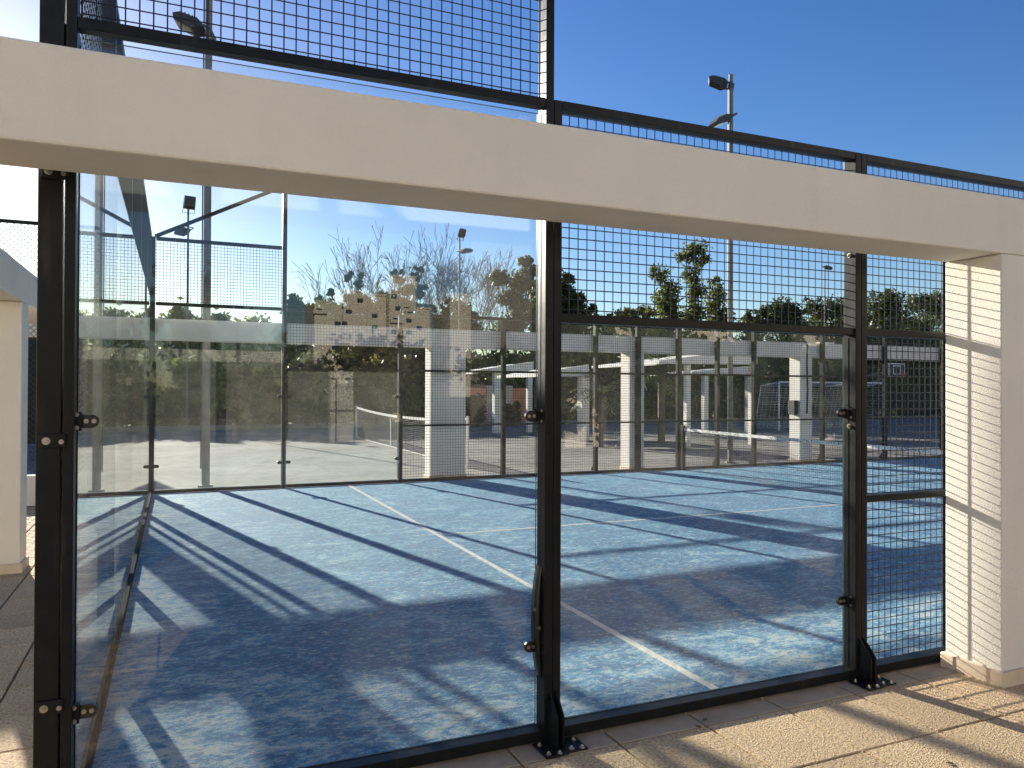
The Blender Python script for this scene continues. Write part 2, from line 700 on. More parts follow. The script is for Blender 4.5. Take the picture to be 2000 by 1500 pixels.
def mesh_shared(parent, p, length, z0, z1, along='x', r=.0029):
    k = (round(length, 3), z0, z1, r)
    if k not in MESHES:
        MESHES[k] = wire_panel(0, length, z0, z1, .05, r).mesh('wire_mesh', M['wire'])
    return share('wire_mesh', MESHES[k], parent, (p[0], p[1], 0), 0 if along == 'x' else math.pi/2)


PW = .043
# --- near side wall, its posts outside the glass
nw = thing('court_side_wall', 'near side wall of the blue court: glass panes, wire mesh and dark steel posts', 'court wall', (2, -.015, 0),
           'court side walls')
ny0, ny1 = -.06, .03
MB().box(-.042, -.006, ny0, ny1, .0, 4.05).build('post', M['steel'], nw, bevel=.004)
near_posts = [(1.97, PW, 4.05), (3.955, PW, 3.034), (6, PW, 3.034), (8, PW, 3.034)]
for x, w, h in near_posts:
    # two square tubes bolted side by side; only the left one of the first pair goes on up to four metres
    MB().box(x-w, x-.0012, ny0, ny1, .0, h).build('post', M['steel'], nw, bevel=.004)
    MB().box(x+.0012, x+w, ny0+.001, ny1-.001, .0, 3.034).build('post', M['steel'], nw, bevel=.004)
MB().box(4.735, 4.775, ny0+.02, ny1-.01, .066, 2.60).build('post', M['steel'], nw, bevel=.003)
bays = [(-.006, 1.97-PW), (1.97+PW, 3.955-PW), (3.955+PW, 6-PW), (6+PW, 8-PW)]
for i, (a, b) in enumerate(bays):
    MB().box(a+.001, b-.001, ny0+.003, ny1-.003, .012, .062).build('sill_rail', M['steel'], nw, bevel=.003)
    MB().box(a+.001, b-.001, ny0+.003, ny0+.058, 2.992, 3.035).build('top_rail', M['steel'], nw, bevel=.003)
    if i >= 1:
        MB().box(a+.001, b-.001, ny0+.012, ny1-.018, 1.98, 2.022).build('middle_rail', M['steel'], nw, bevel=.003)
    if i >= 2:
        for c, d in (((a, 4.735), (4.775, b)) if i == 2 else ((a, b),)):
            MB().box(c+.001, d-.001, ny0+.018, ny1-.020, 1.012, 1.050).build('lower_rail', M['steel'], nw, bevel=.003)
glass_pane(nw, (.002, .018), (1.97-PW-.008, .018), .065, 2.985)
glass_pane(nw, (1.97+PW+.008, .018), (3.955-PW-.008, .018), .065, 1.975)
mesh_part(nw, (.0, .018), 1.97-PW, 3.03, 4.03)
mesh_part(nw, (1.97+PW-.02, .020), 3.955-1.97-2*PW+.04, 2.0, 3.0)
mesh_part(nw, (3.955+PW-.01, .020), 6-3.955-2*PW+.02, .05, 3.0)
mesh_shared(nw, (6+PW, .020), 2-2*PW, .05, 3.0)
MB().box(-.005, 1.97-PW-.001, ny0+.004, ny0+.058, 4.03, 4.09).build('top_rail', M['steel'], nw, bevel=.003)
for z in (.440, 1.532, 2.62):
    clamp(nw, -.002, z, .018, True)
    clamp(nw, 1.97-PW, z, .018, False)
for z in (.445, 1.53):
    clamp(nw, 1.97+PW-.045, z, .018, True, False)
    clamp(nw, 3.955-PW, z, .018, False)
for z in (1.455, 2.445):
    add_bolt(nw, (3.955-PW, -.012, z), (-1, 0, 0))
    add_bolt(nw, (3.9, -.061, z), (0, -1, 0)) if False else None
base_plate(nw, 1.97, ny0)
base_plate(nw, 3.955, ny0)
base_plate(nw, 6.0, ny0)
# bowed rubber strip that has come loose on the inner edge of the second post
b = MB()
N = 14
for i in range(N):
    def sec(k):
        t = k/N
        z = .30+.52*t
        bx = .026*math.sin(math.pi*t)**.8
        return [(1.926-bx-.003, -.03, z), (1.926-bx-.003, .028, z), (1.9265, .028, z), (1.9265, -.03, z)]
    b.add(sec(i)+sec(i+1), [(0, 1, 5, 4), (1, 2, 6, 5), (2, 3, 7, 6), (3, 0, 4, 7)])
st = b.build('loose_rubber_strip', M['rubber'], nw, smooth=True)
add_bolt(st, (1.899, -.018, .62), (-1, -.3, 0), BOLT_S)
add_bolt(st, (1.915, -.030, .535), (-1, -.6, 0), BOLT_S)

# --- back wall on the left, seen almost edge on
bw = thing('court_back_wall', 'left end wall of the court, glass below wire mesh, seen nearly edge on', 'court wall', (-.08, 5, 0))
for k, y in enumerate((0, 2, 4, 6, 8, 10)):
    if k == 0:
        MB().box(-.127, -.048, ny0, ny1, .0, 4.05).build('post', M['steel'], bw, bevel=.004)
    else:
        MB().box(-.090, -.014, y-.04, y+.04, .0, 4.05).build('post', M['steel'], bw, bevel=.004)
for k in range(5):
    y0, y1 = 2*k+.04, 2*k+1.96
    MB().box(-.088, .016, y0+.001, y1-.001, .0115, .074).build('sill_rail', M['matte'], bw)
    MB().box(-.088, -.016, y0+.001, y1-.001, 2.965, 3.035).build('top_rail', M['steel'], bw)
    MB().box(-.088, -.016, y0+.001, y1-.001, 4.03, 4.09).build('top_rail', M['steel'], bw)
    glass_pane(bw, (-.0135, 2*k+.03 if k == 0 else 2*k+.004), (-.0135, 2*k+1.996), .0755, 2.96, mat='glass_dusty')
    mesh_shared(bw, (-.02, 2*k+.0), 2.0, 3.0, 4.05, 'y', .0019)
for z in (.496, 1.464, 2.445):
    pl = MB().box(-.118, -.030, ny0-.010, ny0-.001, z-.026, z+.026).build('joining_plate', M['steel'], bw, bevel=.003)
    add_bolt(pl, (-.093, ny0-.010, z), (0, -1, 0))
    add_bolt(pl, (-.045, ny0-.010, z-.004), (0, -1, 0), BOLT_S)

# --- far side wall
fw = thing('court_side_wall', 'far side wall of the blue court, glass and mesh bays in front of the white columns', 'court wall', (9, 10.02, 0),
           'court side walls')
fy0, fy1 = 9.97, 10.06
fposts = [(0.0, 4.05), (2, 5.10), (4, 3.0), (6, 3.0), (8, 3.0), (9, 3.0), (10, 3.0), (11, 3.0), (12, 3.0), (14, 3.0), (16, 3.0), (18, 3.0)]
for x, h in fposts:
    w = .045 if x in (9, 10) else .036
    MB().box(x-w, x+w, fy0, fy1, .0, h).build('post', M['steel'], fw)
for i, ((a, _), (b_, _)) in enumerate(zip(fposts[:-1], fposts[1:])):
    a2, b2 = a+.045, b_-.045
    MB().box(a2, b2, fy0+.003, fy1-.003, .012, .062).build('sill_rail', M['steel'], fw)
    MB().box(a2, b2, fy0+.003, fy1-.003, 2.975, 3.025).build('top_rail', M['steel'], fw)
    if i >= 1:
        MB().box(a2, b2, fy0+.012, fy1-.018, 1.98, 2.022).build('middle_rail', M['steel'], fw)
    if i >= 2:
        MB().box(a2, b2, fy0+.018, fy1-.020, 1.0, 1.032).build('lower_rail', M['steel'], fw)
glass_pane(fw, (.04, 9.955), (1.992, 9.955), .065, 2.96, mat='glass_dusty')
glass_pane(fw, (2.008, 9.955), (3.992, 9.955), .065, 1.975, mat='glass_dusty')
mesh_shared(fw, (0.0, 10.0), 2.0, 3.0, 4.05)
mesh_shared(fw, (2.0, 10.0), 2.0, 2.0, 3.0)
for a, b_ in ((4, 6), (6, 8), (8, 9), (9, 10), (10, 11), (11, 12), (12, 14), (14, 16), (16, 18)):
    mesh_shared(fw, (a, 10.0), b_-a, .05, 3.0)
MB().box(.046, 1.955, fy0+.003, fy1-.003, 4.0, 4.05).build('top_rail', M['steel'], fw)
MB().bar((.03, 10.015, 4.06), (1.97, 10.015, 5.06), .05, .055).build('sloping_rail', M['steel'], fw)
for z in (.44, 1.53):
    for x in (2, 4):
        clamp(fw, x-.036, z, 9.955, False, False)
        if x == 2:
            clamp(fw, x+.036, z, 9.955, True, False)
    clamp(fw, .036, z, 9.955, True, False)
for x in (4, 6, 8, 11, 12, 14, 16):
    MB().prism([(10.06, .0), (10.16, .0), (10.16, .10), (10.06, .24)], 0, x-.006, x+.006).build('gusset', M['steel'], fw)

# ------------------------------------------------------------------ padel net
net = thing('padel_net', 'black net with white printed top band stretched across the blue court', 'net', (10, 5, 0))
for y in (.10, 9.86):
    pn = MB().box(9.965, 10.035, y-.035, y+.035, .01, .94).build('post', M['steel'], net, bevel=.004)
b = MB()
ys = np.linspace(.14, 9.82, 216)


def nettop(y):
    return .885-.035*(1-((y-5)/4.9)**2)


for y in ys:
    b.tube((10, y, .02), (10, y, nettop(y)-.03), .0017, .0017, 3, False)
for k in range(20):
    f = k/19
    for a, c in zip(ys[:-1:12], list(ys[12::12])+[ys[-1]]):
        b.tube((10.002, a, .02+f*(nettop(a)-.05)), (10.002, c, .02+f*(nettop(c)-.05)), .0017, .0017, 3, False)
nm = b.build('net_mesh', M['netcord'], net)
b = MB()
yy = np.linspace(.13, 9.83, 25)
for a, c in zip(yy[:-1], yy[1:]):
    za, zc = nettop(a), nettop(c)
    b.add([(9.994, a, za-.055), (9.994, a, za), (9.994, c, zc), (9.994, c, zc-.055), (10.006, a, za-.055), (10.006, a, za), (10.006, c, zc), (10.006, c, zc-.055)],
          [(0, 1, 2, 3), (7, 6, 5, 4), (1, 5, 6, 2), (0, 3, 7, 4)])
b.build('top_band', M['band'], net)

# ------------------------------------------------------------------ white concrete frames round the court
BZ0, BZ1 = 2.44, 2.765


def column(parent, x0, x1, y0, y1, mat, skirt=True, bev=.012):
    c = MB().box(x0, x1, y0, y1, -.02, BZ0-.001).build('column', mat, parent, bevel=bev)
    if skirt:
        e = .020
        MB().box(x0-e, x1+e, y0-e, y1+e, -.02, .085).build('skirting', M['skirt'], c, bevel=.006)
    return c


ff = thing('concrete_frame', 'nearest white concrete frame, its broad beam running across the picture', 'concrete frame', (4.95, -.275, 0), 'white concrete frames')
MB().box(-1.28, 9.2, -.45, -.10, BZ0, BZ1).build('beam', M['plaster'], ff, bevel=.010)
column(ff, 4.60, 5.30, -.449, -.101, M['plaster'], bev=.008)
column(ff, -1.279, -.93, -.449, -.101, M['plaster'])
column(ff, 8.85, 9.199, -.449, -.101, M['plaster_far'])

lf = thing('concrete_frame', 'white concrete frame at the left edge, its beam receding behind the end wall', 'concrete frame', (-1.1, 5, 0), 'white concrete frames')
MB().box(-1.28, -.93, -.098, 10.098, BZ0+.002, BZ1-.002).build('beam', M['plaster'], lf, bevel=.010)
column(lf, -1.279, -.931, 4.80, 5.12, M['plaster'])

fr = thing('concrete_frame', 'white concrete frame along the far side of the court, behind the mesh', 'concrete frame', (9, 10.3, 0), 'white concrete frames')
MB().box(-9, 19.5, 10.10, 10.45, BZ0, BZ1+.01).build('beam', M['plaster_far'], fr, bevel=.01)
for x0, x1 in ((-1.28, -.93), (4.60, 5.28), (8.85, 9.2), (13.42, 13.78), (-5.6, -5.25)):
    column(fr, x0, x1, 10.101, 10.449, M['plaster_far'])

# ------------------------------------------------------------------ canopies and columns standing beyond the hard court


def canopy(label, u0, u1, vt0, vb0, vt1, vb1, y, depth, legs):
    """white roof whose edge board rises to the right, on slim columns"""
    p0, p1 = hit(u0, vt0, y), hit(u0, vb0, y)
    q0, q1 = hit(u1, vt1, y), hit(u1, vb1, y)
    t = thing('canopy_shelter', label, 'shelter', ((p0.x+q0.x)/2, y+depth/2, 0), 'white canopies beyond the grey court')
    MB().prism([(p0.x, p1.z), (q0.x, q1.z), (q0.x, q0.z), (p0.x, p0.z)], 1, y, y+.16).build('edge_board', M['canopy'], t)
    MB().add([(p0.x, y+.165, p0.z-.05), (q0.x, y+.165, q0.z-.05), (q0.x, y+depth, q0.z-.05), (p0.x, y+depth, p0.z-.05),
              (p0.x, y+.165, p0.z-.13), (q0.x, y+.165, q0.z-.13), (q0.x, y+depth, q0.z-.13), (p0.x, y+depth, p0.z-.13)],
             [(0, 1, 2, 3), (7, 6, 5, 4), (0, 4, 5, 1), (1, 5, 6, 2), (2, 6, 7, 3), (3, 7, 4, 0)]).build('roof', M['canopy'], t)
    for lu, w in legs:
        x = hit(lu, 760, y+.2).x
        zz = min(p1.z, q1.z)
        MB().box(x-w/2, x+w/2, y+.2, y+.2+w, -.05, zz).build('column', M['plaster_far'], t)
    return t


canopy('largest white canopy with rising edge board, right of the middle white column', 1288, 1479, 704, 710, 681, 712, 15.5, 4.0, ((1473, .18), (1345, .15)))
canopy('low white canopy half hidden under the largest one', 1352, 1470, 725, 729, 715, 731, 21.0, 3.0, ((1465, .2), (1380, .2)))
canopy('small white canopy left of the second white column', 1052, 1150, 728, 735, 712, 735, 19.0, 3.5, ((1144, .3), (1078, .2)))
canopy('small white canopy in front of the terracotta wall', 925, 1042, 724, 727, 706, 726, 24.0, 3.0, ((972, .25), (1036, .2)))

# ------------------------------------------------------------------ light poles


def floodlight(parent, at, aim, size=.5, bare=False):
    """wedge housing with a hood, glass face and a U bracket; aim = direction of the beam in plan plus tilt"""
    w, l, h = size*.85, size, size*.42
    b = MB()
    # local: beam towards +x and down, hood on top
    prof = [(0, -h*.10), (l*.30, -h*.55), (l*.98, -h*.42), (l*1.08, h*.02), (l*.86, h*.38), (l*.22, h*.45), (0, h*.2)]
    b.prism(prof, 1, -w/2, w/2)
    for k in range(4):
        x = l*(.28+.14*k)
        b.box(x, x+.012, -w*.42, w*.42, h*.40, h*.56)
    me = b.mesh('floodlight', M['lamp_body'])
    o = share('floodlight', me, parent, at)
    ang = math.atan2(aim[1], aim[0])
    o.rotation_euler = (0, aim[2], ang)
    gme = MB().add([(l*.34, -w*.44, -h*.57), (l*.94, -w*.44, -h*.455), (l*.94, w*.44, -h*.455), (l*.34, w*.44, -h*.57),
                    (l*.34, -w*.44, -h*.53), (l*.94, -w*.44, -h*.42), (l*.94, w*.44, -h*.42), (l*.34, w*.44, -h*.53)],
                   [(0, 1, 2, 3), (7, 6, 5, 4), (0, 4, 5, 1), (1, 5, 6, 2), (2, 6, 7, 3), (3, 7, 4, 0)]).mesh('lamp_glass', M['window'])
    gl = bpy.data.objects.new('lamp_glass', gme)
    COL.objects.link(gl)
    gl.parent = o
    WP[gl.name] = Vector(at)
    bme = MB().bar((-.16, -w*.54, 0), (l*.5, -w*.54, 0), .012, .04).bar((-.16, w*.54, 0), (l*.5, w*.54, 0), .012, .04).bar((-.16, -w*.54, 0), (-.16, w*.54, 0), .012, .04).mesh('bracket', M['lamp_body'])
    br = bpy.data.objects.new('bracket', bme)
    COL.objects.link(br)
    br.parent = o
    WP[br.name] = Vector(at)
    return o


def light_pole(label, x, y, h, r, lamps, group='floodlight poles'):
    t = thing('light_pole', label, 'light pole', (x, y, 0), group)
    MB().tube((x, y, -.05), (x, y, h), r, r*.82, 14).build('pole', M['galv'], t, smooth=False)
    MB().tube((x, y, -.03), (x, y, .02), r*1.9, r*1.8, 14).build('foot', M['galv'], t)
    if r > .05:
        MB().path([(x-r-.012, y, .3), (x-r-.012, y, h*.5), (x-r-.010, y, h-.25)], .012, 6).build('cable', M['black'], t)
    for z, aim, s, off in lamps:
        n = Vector((aim[0], aim[1], 0)).normalized()
        floodlight(t, (x+n.x*off, y+n.y*off, z), aim, s)
    return t


light_pole('tall grey floodlight pole at the far left corner of the court', .82, 10.80, 9.6, .066, [(7.80, (-1, .25, -.36), .46, .08), (9.4, (1, -.5, .3), .5, .12)])
light_pole('tall grey floodlight pole right of centre, two lamps against the blue sky', 12.17, 11.0, 9.05, .060,
           [(8.80, (-1, .75, -.40), .42, .09), (8.02, (-1, .1, .42), .40, .10)])
p = hit(368, 380, 31)
light_pole('thin pole with square lamp head seen through the left glass bay', p.x, 31, p.z-.5, .05, [(p.z-.62, (.25, -1, -1.2), .50, .08), (p.z-1.40, (-.6, .75, .35), .5, .1)])
p = hit(898, 445, 33)
light_pole('thin pole with square lamp head standing among the bare trees', p.x, 33, p.z-.4, .05, [(p.z-.5, (.45, -1, -1.2), .42, .08), (p.z-1.15, (1, .15, -.1), .52, .1)])
p = hit(1611, 522, 36)
light_pole('thin lamp pole seen through the mesh above the dark trees at right', p.x, 36, p.z-.05, .05, [(p.z+.03, (.7, -.7, .25), .52, -.05)])

# ------------------------------------------------------------------ tennis net, goal, basketball hoop, boxes and cable
tn = thing('tennis_net', 'sagging tennis net with white tape on the grey hard court', 'tennis net', (6.1, 18, 0))
tx = 6.1
ta, tb = 12.2, 23.2


def ttop(y):
    return .93+.14*((y-17.7)/5.5)**2


for y in (ta, tb):
    MB().tube((tx, y, -.03), (tx, y, 1.09), .035, .035, 8).build('post', M['white_metal'], tn)
b = MB()
lowc = MB()
yy = np.linspace(ta, tb, 24)
for a, c in zip(yy[:-1], yy[1:]):
    b.add([(tx-.008, a, ttop(a)-.07), (tx-.008, a, ttop(a)), (tx-.008, c, ttop(c)), (tx-.008, c, ttop(c)-.07),
           (tx+.008, a, ttop(a)-.07), (tx+.008, a, ttop(a)), (tx+.008, c, ttop(c)), (tx+.008, c, ttop(c)-.07)],
          [(0, 1, 2, 3), (7, 6, 5, 4), (1, 5, 6, 2), (0, 3, 7, 4)])
    lowc.add([(tx-.003, a, -.01), (tx-.003, a, .02), (tx-.003, c, .02), (tx-.003, c, -.01), (tx+.003, a, -.01), (tx+.003, a, .02), (tx+.003, c, .02), (tx+.003, c, -.01)],
          [(0, 1, 2, 3), (7, 6, 5, 4), (1, 5, 6, 2)])
b.build('white_tape', M['white_metal'], tn)
lowc.build('bottom_cord', M['white_metal'], tn)
b = MB()
for y in np.linspace(ta+.04, tb-.04, 240):
    b.tube((tx, y, 0), (tx, y, ttop(y)-.06), .0025, .0025, 3, False)
for k in range(19):
    for a, c in zip(yy[:-1], yy[1:]):
        b.tube((tx, a, .01+(ttop(a)-.07)*k/18), (tx, c, .01+(ttop(c)-.07)*k/18), .0025, .0025, 3, False)
b.build('net_mesh', M['netcord'], tn)
MB().bar((tx, 18.6, .0), (tx-.012, 18.6, ttop(18.6)-.03), .05, .012, (1, 0, 0)).build('centre_strap', M['white_metal'], tn)

# goal with white net
ga, gb = hit(1528, 822, 22), hit(1660, 822, 24.2)
gl_ = thing('sports_goal', 'small goal with a white net behind the third white column', 'goal', (ga.x, 22.5, 0))
gy, gh, gd = 22.2, 2.05, 1.1
b = MB()
for x in (ga.x, gb.x):
    b.tube((x, gy, -.02), (x, gy, gh), .04, .04, 8)
    b.tube((x, gy, gh), (x, gy+gd, gh-.15), .02, .02, 6)
    b.tube((x, gy+gd, gh-.15), (x, gy+gd+.4, -.02), .02, .02, 6)
b.tube((ga.x, gy, gh), (gb.x, gy, gh), .04, .04, 8)
b.build('goal_frame', M['white_metal'], gl_)
b = MB()
n = 26
for i in range(n+1):
    x = ga.x+(gb.x-ga.x)*i/n
    b.tube((x, gy, gh), (x, gy+gd, gh-.15), .008, .008, 3, False)
    b.tube((x, gy+gd, gh-.15), (x, gy+gd+.4, 0), .008, .008, 3, False)
for k in range(19):
    f = k/18
    b.tube((ga.x, gy+gd+.4*f, (gh-.15)*(1-f)), (gb.x, gy+gd+.4*f, (gh-.15)*(1-f)), .008, .008, 3, False)
for x in (ga.x, gb.x):
    for k in range(16):
        z = gh*(k+.5)/16
        b.tube((x, gy, z), (x, gy+gd+.4*(1-z/gh), z), .008, .008, 3, False)
b.build('goal_net', M['goalnet'], gl_)

hp = hit(1752, 723, 24)
bh = thing('basketball_hoop', 'basketball backboard with white outlined square seen through the right mesh', 'basketball hoop', (hp.x-1.2, 24.6, 0))
MB().box(hp.x-.62, hp.x+.55, 24.0, 24.04, hp.z-.38, hp.z+.36).build('backboard', M['greenfence'], bh)
b = MB()
for x0, x1, z0, z1, w in ((hp.x-.60, hp.x+.53, hp.z-.36, hp.z+.34, .045), (hp.x-.28, hp.x+.24, hp.z-.22, hp.z+.24, .05)):
    b.box(x0, x1, 23.985, 23.998, z0, z0+w).box(x0, x1, 23.985, 23.998, z1-w, z1)
    b.box(x0, x0+w, 23.985, 23.998, z0+w, z1-w).box(x1-w, x1, 23.985, 23.998, z0+w, z1-w)
b.build('painted_square', M['white_metal'], bh)
rr = [(hp.x+.23*math.cos(a), 23.66+.23*math.sin(a), hp.z-.2) for a in np.linspace(0, 2*math.pi, 17)]
MB().path(rr, .012, 5).build('rim', M['terracotta'], bh)
MB().tube((hp.x-1.5, 24.8, -.05), (hp.x-1.5, 24.8, hp.z-.3), .07, .07, 10).tube((hp.x-1.5, 24.8, hp.z-.35), (hp.x-.1, 24.06, hp.z), .05, .05, 8).tube(
    (hp.x-1.5, 24.8, hp.z-.75), (hp.x-.1, 24.06, hp.z-.25), .04, .04, 8).build('post', M['galv'], bh)

eb = MB().box(13.30, 13.415, 10.16, 10.36, 1.12, 1.45).build('switch_box', M['black'], bevel=.01)
tag(eb, 'black electrical switch box on the side of the third white column', 'switch box')
cb = MB().path([(13.62, 10.085, 2.74), (13.60, 10.085, 2.3), (13.63, 10.085, 1.7), (13.60, 10.085, 1.15)], .017, 6).build('hanging_cable', M['black'])
tag(cb, 'black cable hanging down the face of the third white column', 'cable')
sx = hit(1612, 672, 10.2)
sl_ = thing('security_lamp', 'small white flat lamp on top of the far beam', 'lamp', (sx.x, 10.25, BZ1))
MB().box(sx.x-.16, sx.x+.16, 10.08, 10.34, sx.z+.0, sx.z+.035).build('lamp_shade', M['white_metal'], sl_)
MB().box(sx.x-.02, sx.x+.02, 10.26, 10.30, BZ1+.008, sx.z-.001).build('stem', M['galv'], sl_)

# ------------------------------------------------------------------ low wall and chain link fence at the left
lw_ = MB().box(-7.5, -1.33, 9.55, 9.75, -.05, .40).build('low_wall', M['plaster'], bevel=.008)
tag(lw_, 'low plastered wall under the chain link fence at the left', 'low wall')
cf = thing('chain_link_fence', 'tall dark chain link fence with top bar at the left edge', 'fence', (-3, 9.65, .4))
b = MB()
x0, x1, z0, z1 = -5.0, -.66, .42, 4.05
s = .085
k = x0-(z1-z0)
while k < x1:
    for sgn in (1, -1):
        pts = []
        for z in (z0, z1):
            pts.append((k+(z-z0) if sgn > 0 else k+(z1-z), z))
        (xa, za), (xb, zb) = sorted(pts)
        if xa < x0:
            za += (x0-xa)*(zb-za)/(xb-xa)
            xa = x0
        if xb > x1:
            zb -= (xb-x1)*(zb-za)/(xb-xa)
            xb = x1
        if xb > xa:
            b.tube((xa, 9.65+.003*sgn, za), (xb, 9.65+.003*sgn, zb), .0042, .0042, 3, False)
    k += s
b.build('wire_mesh', M['wire'], cf)
MB().tube((x0, 9.65, z1), (x1+.03, 9.65, z1), .028, .028, 8).build('top_bar', M['steel'], cf)
for x in (-.62, -3.0, -5.0):
    MB().tube((x, 9.66, -.03), (x, 9.66, z1+.04), .034, .034, 8).build('post', M['steel'], cf)
wx = hit(150, 762, 21).x
wsn = MB().box(-13, wx, 21.0, 21.03, .15, 3.3).build('windscreen', M['greenfence'])
tag(wsn, 'dark green windscreen cloth beyond the chain link fence at the left edge', 'windscreen')

# ------------------------------------------------------------------ vegetation


def quads(P, N_, size, aspect=1.6):
    """leaf quads with centre P, random directions"""
    n = len(P)
    a = rng.normal(size=(n, 3))
    a /= np.linalg.norm(a, axis=1)[:, None]
    b = np.cross(a, rng.normal(size=(n, 3)))
    b /= np.linalg.norm(b, axis=1)[:, None]
    s = size*rng.uniform(.55, 1.35, n)[:, None]
    a = a*s*aspect*.5
    b = b*s*.5
    V = np.stack([P-a, P+b*.9, P+a, P-b*.9], 1).reshape(-1, 3)
    F = np.arange(4*n).reshape(n, 4)
    return V, F


class Skel:
    def __init__(s):
        s.p = []
        s.q = []
        s.r0 = []
        s.r1 = []
        s.tips = []

    def seg(s, p, q, r0, r1):
        s.p.append(p)
        s.q.append(q)
        s.r0.append(r0)
        s.r1.append(r1)

    def grow(s, p, d, length, r, depth, spread, upb, ratio=.72, kids=(2, 3), taper=.62, wob=.12, minr=.006):
        n = 3 if depth > 1 else 2
        for i in range(n):
            d = d+rng.normal(size=3)*wob
            d[2] += upb
            d /= np.linalg.norm(d)
            q = p+d*(length/n)
            r2 = max(minr, r*(1-(1-taper)*(i+1)/n*.9))
            s.seg(p, q, r*(1-(1-taper)*i/n*.9), r2)
            p = q
            if depth > 0 and i < n-1 and rng.random() < .42:
                e = d+rng.normal(size=3)*spread
                e /= np.linalg.norm(e)
                s.grow(p, e, length*ratio*.8, r2*.55, depth-1, spread, upb, ratio, kids, taper, wob, minr)
        r = r2
        if depth == 0:
            s.tips.append(p)
            return
        for _ in range(rng.integers(kids[0], kids[1]+1)):
            e = d+rng.normal(size=3)*spread
            e /= np.linalg.norm(e)
            s.grow(p, e, length*ratio*rng.uniform(.8, 1.15), max(minr, r*.72), depth-1, spread, upb, ratio, kids, taper, wob, minr)

    def mesh(s, sides=4):
        p, q = np.array(s.p), np.array(s.q)
        r0, r1 = np.array(s.r0), np.array(s.r1)
        d = q-p
        d /= np.maximum(np.linalg.norm(d, axis=1), 1e-6)[:, None]
        ref = np.where(np.abs(d[:, 2:3]) > .9, np.array([[1., 0, 0]]), np.array([[0, 0, 1.]]))
        a = np.cross(d, ref)
        a /= np.linalg.norm(a, axis=1)[:, None]
        b = np.cross(d, a)
        V = []
        for c, r in ((p, r0), (q, r1)):
            for i in range(sides):
                t = 2*math.pi*i/sides
                V.append(c+(a*math.cos(t)+b*math.sin(t))*r[:, None])
        V = np.stack(V, 1)
        n = len(p)
        F = np.array([(i, (i+1) % sides, sides+(i+1) % sides, sides+i) for i in range(sides)])
        F = (np.arange(n)[:, None, None]*2*sides+F[None]).reshape(-1, 4)
        return V.reshape(-1, 3), F


def crown_blobs(blobs, n, leaf, clump=26, cl_r=.16):
    """leaves in clumps scattered over ellipsoids (centre, radii), denser towards the skin"""
    P = []
    vol = np.array([b[1][0]*b[1][1]*b[1][2] for b in blobs])**.75
    vol = vol/vol.sum()
    for (c, r), f in zip(blobs, vol):
        m = max(6, int(n*f/clump))
        d = rng.normal(size=(m, 3))
        d /= np.linalg.norm(d, axis=1)[:, None]
        rad = rng.uniform(0, 1, m)**.45
        rad *= 1+.22*np.sin(d[:, 0]*5+c[0])*np.cos(d[:, 2]*6+c[1])
        C = np.array(c)+d*rad[:, None]*np.array(r)
        K = np.repeat(C, clump, 0)+rng.normal(size=(m*clump, 3))*cl_r*np.mean(r)
        P.append(K)
    return np.concatenate(P)


def leafy_tree(name, label, cat, u, vtop, y, blobs, leafmat, n=6000, leaf=.16, group='trees beyond the courts', trunk_r=.14, bark='bark', zbase=-.06, cl_r=.16, vbot=None):
    """blobs: list of (du, v, ru_px, rv_px) measured about u in the photograph at depth y"""
    base = hit(u, 762, y)
    t = thing(name, label, cat, (base.x, y, 0), group)
    mpp = (Vector(hit(u+1, 700, y))-Vector(hit(u, 700, y))).length
    mpv = abs(hit(u, 701, y).z-hit(u, 700, y).z)
    bl = []
    for du, v, ru, rv in blobs:
        c = hit(u+du, v, y)
        rx = ru*mpp
        bl.append(((c.x, y+rng.uniform(-.3, .3)*rx, c.z), (rx, rx*.85, rv*mpv)))
    P = crown_blobs(bl, n, leaf, cl_r=cl_r)
    V, F = quads(P, None, leaf)
    obj_np('crown', V, F, M[leafmat], t)
    sk = Skel()
    top = max(b[0][2] for b in bl)
    p0 = np.array([base.x, y, zbase])
    mid = np.array([base.x+rng.normal()*.1, y, max(.6, top*.5)])
    sk.seg(p0, mid, trunk_r, trunk_r*.7)
    for c, r in bl:
        c = np.array(c)
        m1 = mid*.45+c*.55+rng.normal(size=3)*.15
        sk.seg(mid, m1, trunk_r*.55, trunk_r*.35)
        sk.seg(m1, c, trunk_r*.35, trunk_r*.15)
        for _ in range(4):
            e = c+rng.normal(size=3)*np.array(r)*.5
            sk.seg(c*.6+m1*.4, e, trunk_r*.2, trunk_r*.06)
    V, F = sk.mesh(6)
    obj_np('trunk', V, F, M[bark], t)
    return t


# ---- bare winter trees
def bare_tree(label, u, vtop, y, seed, depth=6, spread=.30, up=.085, wood='bark_pale', r=.13, kids=(2, 2)):
    global rng
    rng = np.random.default_rng(seed)
    base = hit(u, 762, y)
    h = hit(u, vtop, y).z
    t = thing('bare_tree', label, 'tree', (base.x, y, 0), 'bare winter trees')
    sk = Skel()
    p = np.array([base.x, y, -.06])
    q = np.array([base.x+rng.normal()*.15, y, h*.22])
    sk.seg(p, q, r, r*.85)
    for k in range(5):
        a = 2*math.pi*(k+rng.random()*.6)/5
        d = np.array([math.cos(a)*.5, math.sin(a)*.5, 1.0])
        d /= np.linalg.norm(d)
        sk.grow(q, d, h*.235, r*.62, depth-2, spread, up, .74, kids, .6, .09, .014)
    V, F = sk.mesh(4)
    zmax = V[:, 2].max()
    V[:, 2] = np.where(V[:, 2] > h*.2, h*.2+(V[:, 2]-h*.2)*(h*.8)/(zmax-h*.2), V[:, 2])
    n_tr = 8
    obj_np('trunk', V[:n_tr], F[:4], M[wood], t)
    obj_np('crown', V[n_tr:], F[4:]-n_tr, M[wood], t)
    return t


